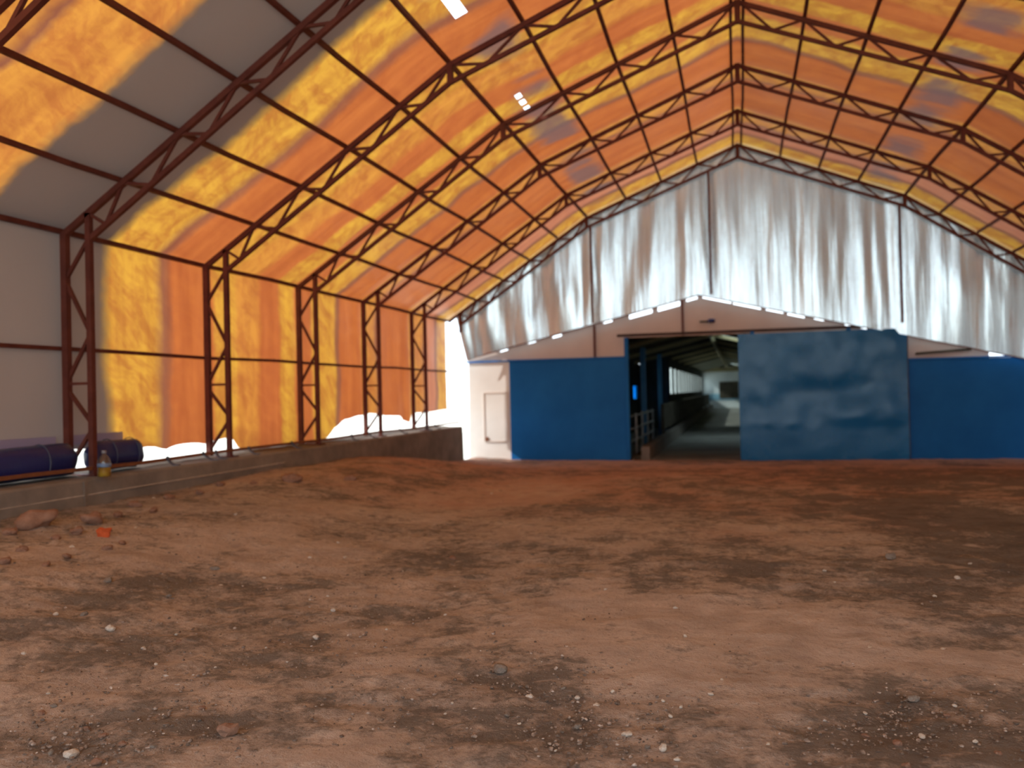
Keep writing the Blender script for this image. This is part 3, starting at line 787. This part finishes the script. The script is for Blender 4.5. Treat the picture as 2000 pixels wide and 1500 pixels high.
# posts, fence and feed kerb
for i, (px, Y) in enumerate(((1257, 31.0), (1289, 37.5))):
    x = at(px, 760, 'Y', Y).x
    post('blue_post', x, Y, .15, roofz(x)-.32, .17, ('nearer' if i == 0 else 'farther') + ' of the two blue posts left in the passage', 'blue_post', 'blue posts inside the passage')
fx = -2.95
fe = empty('rail_fence', (fx, 24, .15), 'grey pipe fence beside the feed kerb on the left of the passage', 'fence')
for z in (.62, .95, 1.30): part(MB().tube([(fx, 23.6, z), (fx, 30.8, z)], .03, 8), 'rail', M['galv'], fe)
for y in (23.7, 25.4, 27.1, 28.8, 30.5): part(MB().tube([(fx+.001, y, .15), (fx+.001, y, 1.36)], .035, 8), 'fence_post', M['galv'], fe)
fk = empty('feed_kerb', (-2.4, 24, .15), 'low concrete feed kerb along the left side of the passage', 'kerb')
part(MB().box(-2.62, -2.40, FB+.3, YF-1, .15, .52), 'kerb_wall', M['concrete'], fk)
part(MB().box(-2.80, -2.62, FB+.3, YF-1, .15, .30), 'trough_bottom', M['wood_dark'], fk)
o = MB().box(-2.75, -2.65, 31.5, YF-2, .62, 1.5).build('feed_barrier', M['wood_dark']); tag(o, 'dark feed barrier receding along the left side of the passage', 'barrier')
for y in (31.6, 45, 60, 75, 83): MB().box(-2.74, -2.66, y, y+.1, .30, .62).build('barrier_foot', M['wood_dark'], o)

# ------------------------------------------------------------------ stones
def stone_mesh(name, seed, mat, sub=2):
    bm = bmesh.new(); bmesh.ops.create_icosphere(bm, subdivisions=sub, radius=.5)
    for v in bm.verts:
        p = v.co.copy(); k = 1 + .55*noise.noise(p*1.7+Vector((seed*7.1, 0, 0))) + .22*noise.noise(p*4.1+Vector((0, seed*3.3, 0)))
        v.co = Vector((p.x*k*1.15, p.y*k*.9, p.z*k*.68))
    for f in bm.faces: f.smooth = sub > 2
    me = D.meshes.new(name); bm.to_mesh(me); bm.free(); me.materials.append(mat); return me
SM = {m_: [stone_mesh('stone', i+k*10, M[m_], 2) for i in range(4)] for k, m_ in enumerate(('rock_pale', 'rock_grey', 'rock_brown'))}
BIG = [stone_mesh('rock', 40+i, M['rock_brown'], 3) for i in range(4)]
def put(name, me, x, y, size, label, cat, grp=None, sink=.22):
    o = D.objects.new(name, me); COL.objects.link(o)
    p = ground_at(x, y) if y > 900 or True else None
    o.location = (p.x, p.y, gz(p.x, p.y)+size*(.34-sink)); o.scale = (size,)*3
    o.rotation_euler = (random.uniform(-.3,.3), random.uniform(-.3,.3), random.uniform(0,6.28))
    return tag(o, label, cat, grp)
def px2m(x, y, w):
    p = ground_at(x, y); return w*(p-CAM).dot(FW)/F
big = [(70,1018,62,'broad brown rock half buried in soil against the kerb at the left picture edge'),
       (182,1014,40,'squat pale brown rock on the soil below the blue roll and bottle'),
       (570,934,30,'rounded brown rock lying on the bank along the kerb, third truss leg above it'),
       (684,927,18,'small pinkish rock on the bank below the farther bright gap')]
for i, (x, y, w, lb) in enumerate(big): put('rock', BIG[i], x, y+w*.2, px2m(x, y, w), lb, 'rock', 'rocks along the kerb', .12)
# broken brick
p = ground_at(203, 1044); w = px2m(203, 1044, 26)
bk = MB(); bm = bk.bm; bmesh.ops.create_cube(bm, size=1)
bmesh.ops.subdivide_edges(bm, edges=bm.edges, cuts=3, use_grid_fill=True)
for v in bm.verts:
    c = v.co*1.0; k = 1+.35*noise.noise(c*2.3)+.15*noise.noise(c*6); v.co = Vector((c.x*k*1.0, c.y*k*.8, c.z*k*.8))
o = bk.build('brick_fragment', M['brick']); o.scale = (w*.85,)*3; o.location = (p.x, p.y, gz(p.x, p.y)+w*.2); o.rotation_euler = (.1, .15, .5)
tag(o, 'bright orange red brick fragment on the soil left of the picture middle', 'brick')
o['label'] = 'bright orange red brick fragment on the soil below the oil bottle'
named = [(140,1476,26,'rock_pale','largest pale stone among dark gravel at the bottom left corner'),
         (215,1229,17,'rock_pale','rounded pale tan stone alone on the soil at the left'),
         (651,1193,11,'rock_pale','bright white pebble near the middle of the left half of the floor'),
         (1225,1438,19,'rock_pale','round white stone at the bottom edge, left of a similar one'),
         (1295,1463,18,'rock_pale','white stone nearest the bottom edge, beside a dark damp hollow'),
         (1036,1363,15,'rock_pale','flat pale stone lying in the dark damp patch at bottom centre'),
         (1740,1091,22,'rock_grey','flat grey stone on the darker far right soil'),
         (1783,1370,24,'rock_grey','long grey stone in the dark gravel patch at bottom right'),
         (1752,1457,20,'rock_brown','tan stone in the dark gravel patch at the bottom right edge'),
         (445,1433,38,'rock_brown','flat brown clod in the damp patch at bottom left centre'),
         (978,1312,30,'rock_grey','dark clod lying on the lighter track in the lower middle'),
         (1698,1268,12,'rock_pale','small white stone on the smooth light soil at the right')]
for i, (x, y, w, mt, lb) in enumerate(named): put('stone', SM[mt][i % 4], x, y, px2m(x, y, w)*1.0, lb, 'stone', 'named stones on the floor', .12)
pale = [(605,1090,8),(674,1089,7),(1183,1152,7),(1320,1190,11),(1127,1364,11),(1197,1352,11),(1388,1358,12),(1330,1382,8),(1842,1270,11),(1690,1395,10),(1825,1165,8),(1320,1250,10),(1338,1243,8),
        (1014,1415,8),(1085,1467,7),(1323,1485,13),(515,1130,8),(640,1165,6),(606,1172,6),(870,1202,7),(280,1267,9),(305,1298,8),(47,1277,9),(870,1395,7),(884,1374,7),(617,1246,13),(755,1230,7),(430,1145,8),(660,1060,6),(960,965,6),
        (1295,1370,8),(1310,1400,9),(1165,1380,14),(1800,1440,14),(1865,1380,10),(1905,1450,12),(1500,1455,10),(1410,1330,8),(1610,1115,7),(1630,1138,6),(1895,1102,7),(1870,1130,12),(520,1266,6),(110,1200,10),(95,1355,9),(345,1240,8),(460,1005,7),(140,1070,13),(265,1032,8),(300,975,9)]
for x, y, w in pale:
    put('pebble', random.choice(SM['rock_pale']), x, y, px2m(x, y, w)*.95, 'small pale pebble lying loose on the brown earth floor', 'pebble', 'pale pebbles on the floor', .12)
dark = [(105,1380,12),(165,1200,14),(420,1112,16),(210,1135,16),(330,1165,12),(350,1255,14),(395,1385,14),(80,1395,16),(1100,1345,12),(1185,1330,12),(1230,1340,10),(990,1398,14),(1130,1420,16),(1690,1440,16),(1850,1400,14),(1950,1475,18),(1770,1500,20),(1660,1350,14),(1040,1085,10),(885,1092,14),(200,1440,16),(170,1425,14),(240,1455,16),(255,1430,12),(300,1460,14),(190,1490,20),(235,1490,14),(100,1470,14),(1265,1460,12),(1400,1395,10)]
for x, y, w in dark:
    put('clod', random.choice(SM['rock_grey']+SM['rock_brown']), x, y, px2m(x, y, w)*.9, 'small dark clod of earth on the brown floor', 'clod', 'dark clods on the floor', .16)
for x, y, w in [(20,1045,26),(45,1075,22),(110,1050,20),(130,1090,18),(150,1040,24),(230,1010,22),(240,1060,16),(265,990,24),(300,1000,18),(330,975,20),(90,1105,16),(10,1100,22),(210,1075,20),(390,965,16),(430,950,18),(495,945,14)]:
    put('clod', random.choice(SM['rock_brown']), x, y, px2m(x, y, w), 'brown lump in the rubble at the foot of the concrete kerb', 'clod', 'rubble along the kerb', .16)
# uncountable grit: one object
bm = bmesh.new(); rnd = random.Random(3)
cl = [(190,1450,260,90),(1150,1390,200,110),(1800,1420,260,90),(450,1300,400,160),(900,1250,400,200),(1500,1250,500,200),(400,1120,400,90),(1000,1150,900,200),(500,1300,700,200),(150,1020,260,40)]
base = bmesh.new(); bmesh.ops.create_icosphere(base, subdivisions=1, radius=.5)
bv = [v.co.copy() for v in base.verts]; bf = [[v.index for v in f.verts] for f in base.faces]; base.free()
for _ in range(5600):
    c = rnd.choice(cl[:5] + cl)
    x = rnd.gauss(c[0], c[2]*.55); y = rnd.gauss(c[1], c[3]*.55)
    if not (940 < y < 1640 and -100 < x < 2100): continue
    p = ground_at(x, y)
    if p.x < -6.9 or p.y > 14: continue
    s = rnd.choice((.006,.008,.009,.011,.014,.020))*rnd.uniform(.6,1.15)
    an = rnd.uniform(0, 6.28); ca, sa = math.cos(an), math.sin(an); sd_ = rnd.random()*50
    vs = []
    for q in bv:
        k = 1+.6*noise.noise(q*2+Vector((sd_,0,0))); a_, b_, c_ = q.x*k*1.2*s, q.y*k*.9*s, q.z*k*.7*s
        vs.append(bm.verts.new((p.x+a_*ca-b_*sa, p.y+a_*sa+b_*ca, p.z+s*.12+c_)))
    for f in bf: bm.faces.new([vs[i] for i in f])
mbx = MB(); mbx.bm.free(); mbx.bm = bm
t = NT('mixed grit'); v = t.obj()
g = mbx.build('gravel', t.end(t.pbr(t.ramp(t.noise(v, 23, 2, .5), [(.42, (.13,.10,.08)), (.58, (.28,.21,.165)), (.72, (.55,.48,.42))]), .9, 0, None, .2)))
tag(g, 'loose grit scattered over the brown earth floor', 'gravel', kind='stuff')

# ------------------------------------------------------------------ light
w = D.worlds.new('sky'); SC.world = w; w.use_nodes = True
bg = w.node_tree.nodes['Background']; bg.inputs[0].default_value = (.80,.91,1.0,1); bg.inputs[1].default_value = 2.3
sl = D.lights.new('sun', 'SUN'); sl.energy = 4.6; sl.angle = math.radians(.6); sl.color = (1.0,.95,.88)
so = D.objects.new('sun', sl); COL.objects.link(so); so.location = (-30, 10, 40)
dirv = Vector((-.78, -.25, .57)); so.rotation_euler = dirv.to_track_quat('Z', 'Y').to_euler()

vs_ = SC.view_settings; vs_.view_transform = 'Standard'; vs_.look = 'None'; vs_.exposure = 0.3; vs_.gamma = 1.0; vs_.use_curve_mapping = False
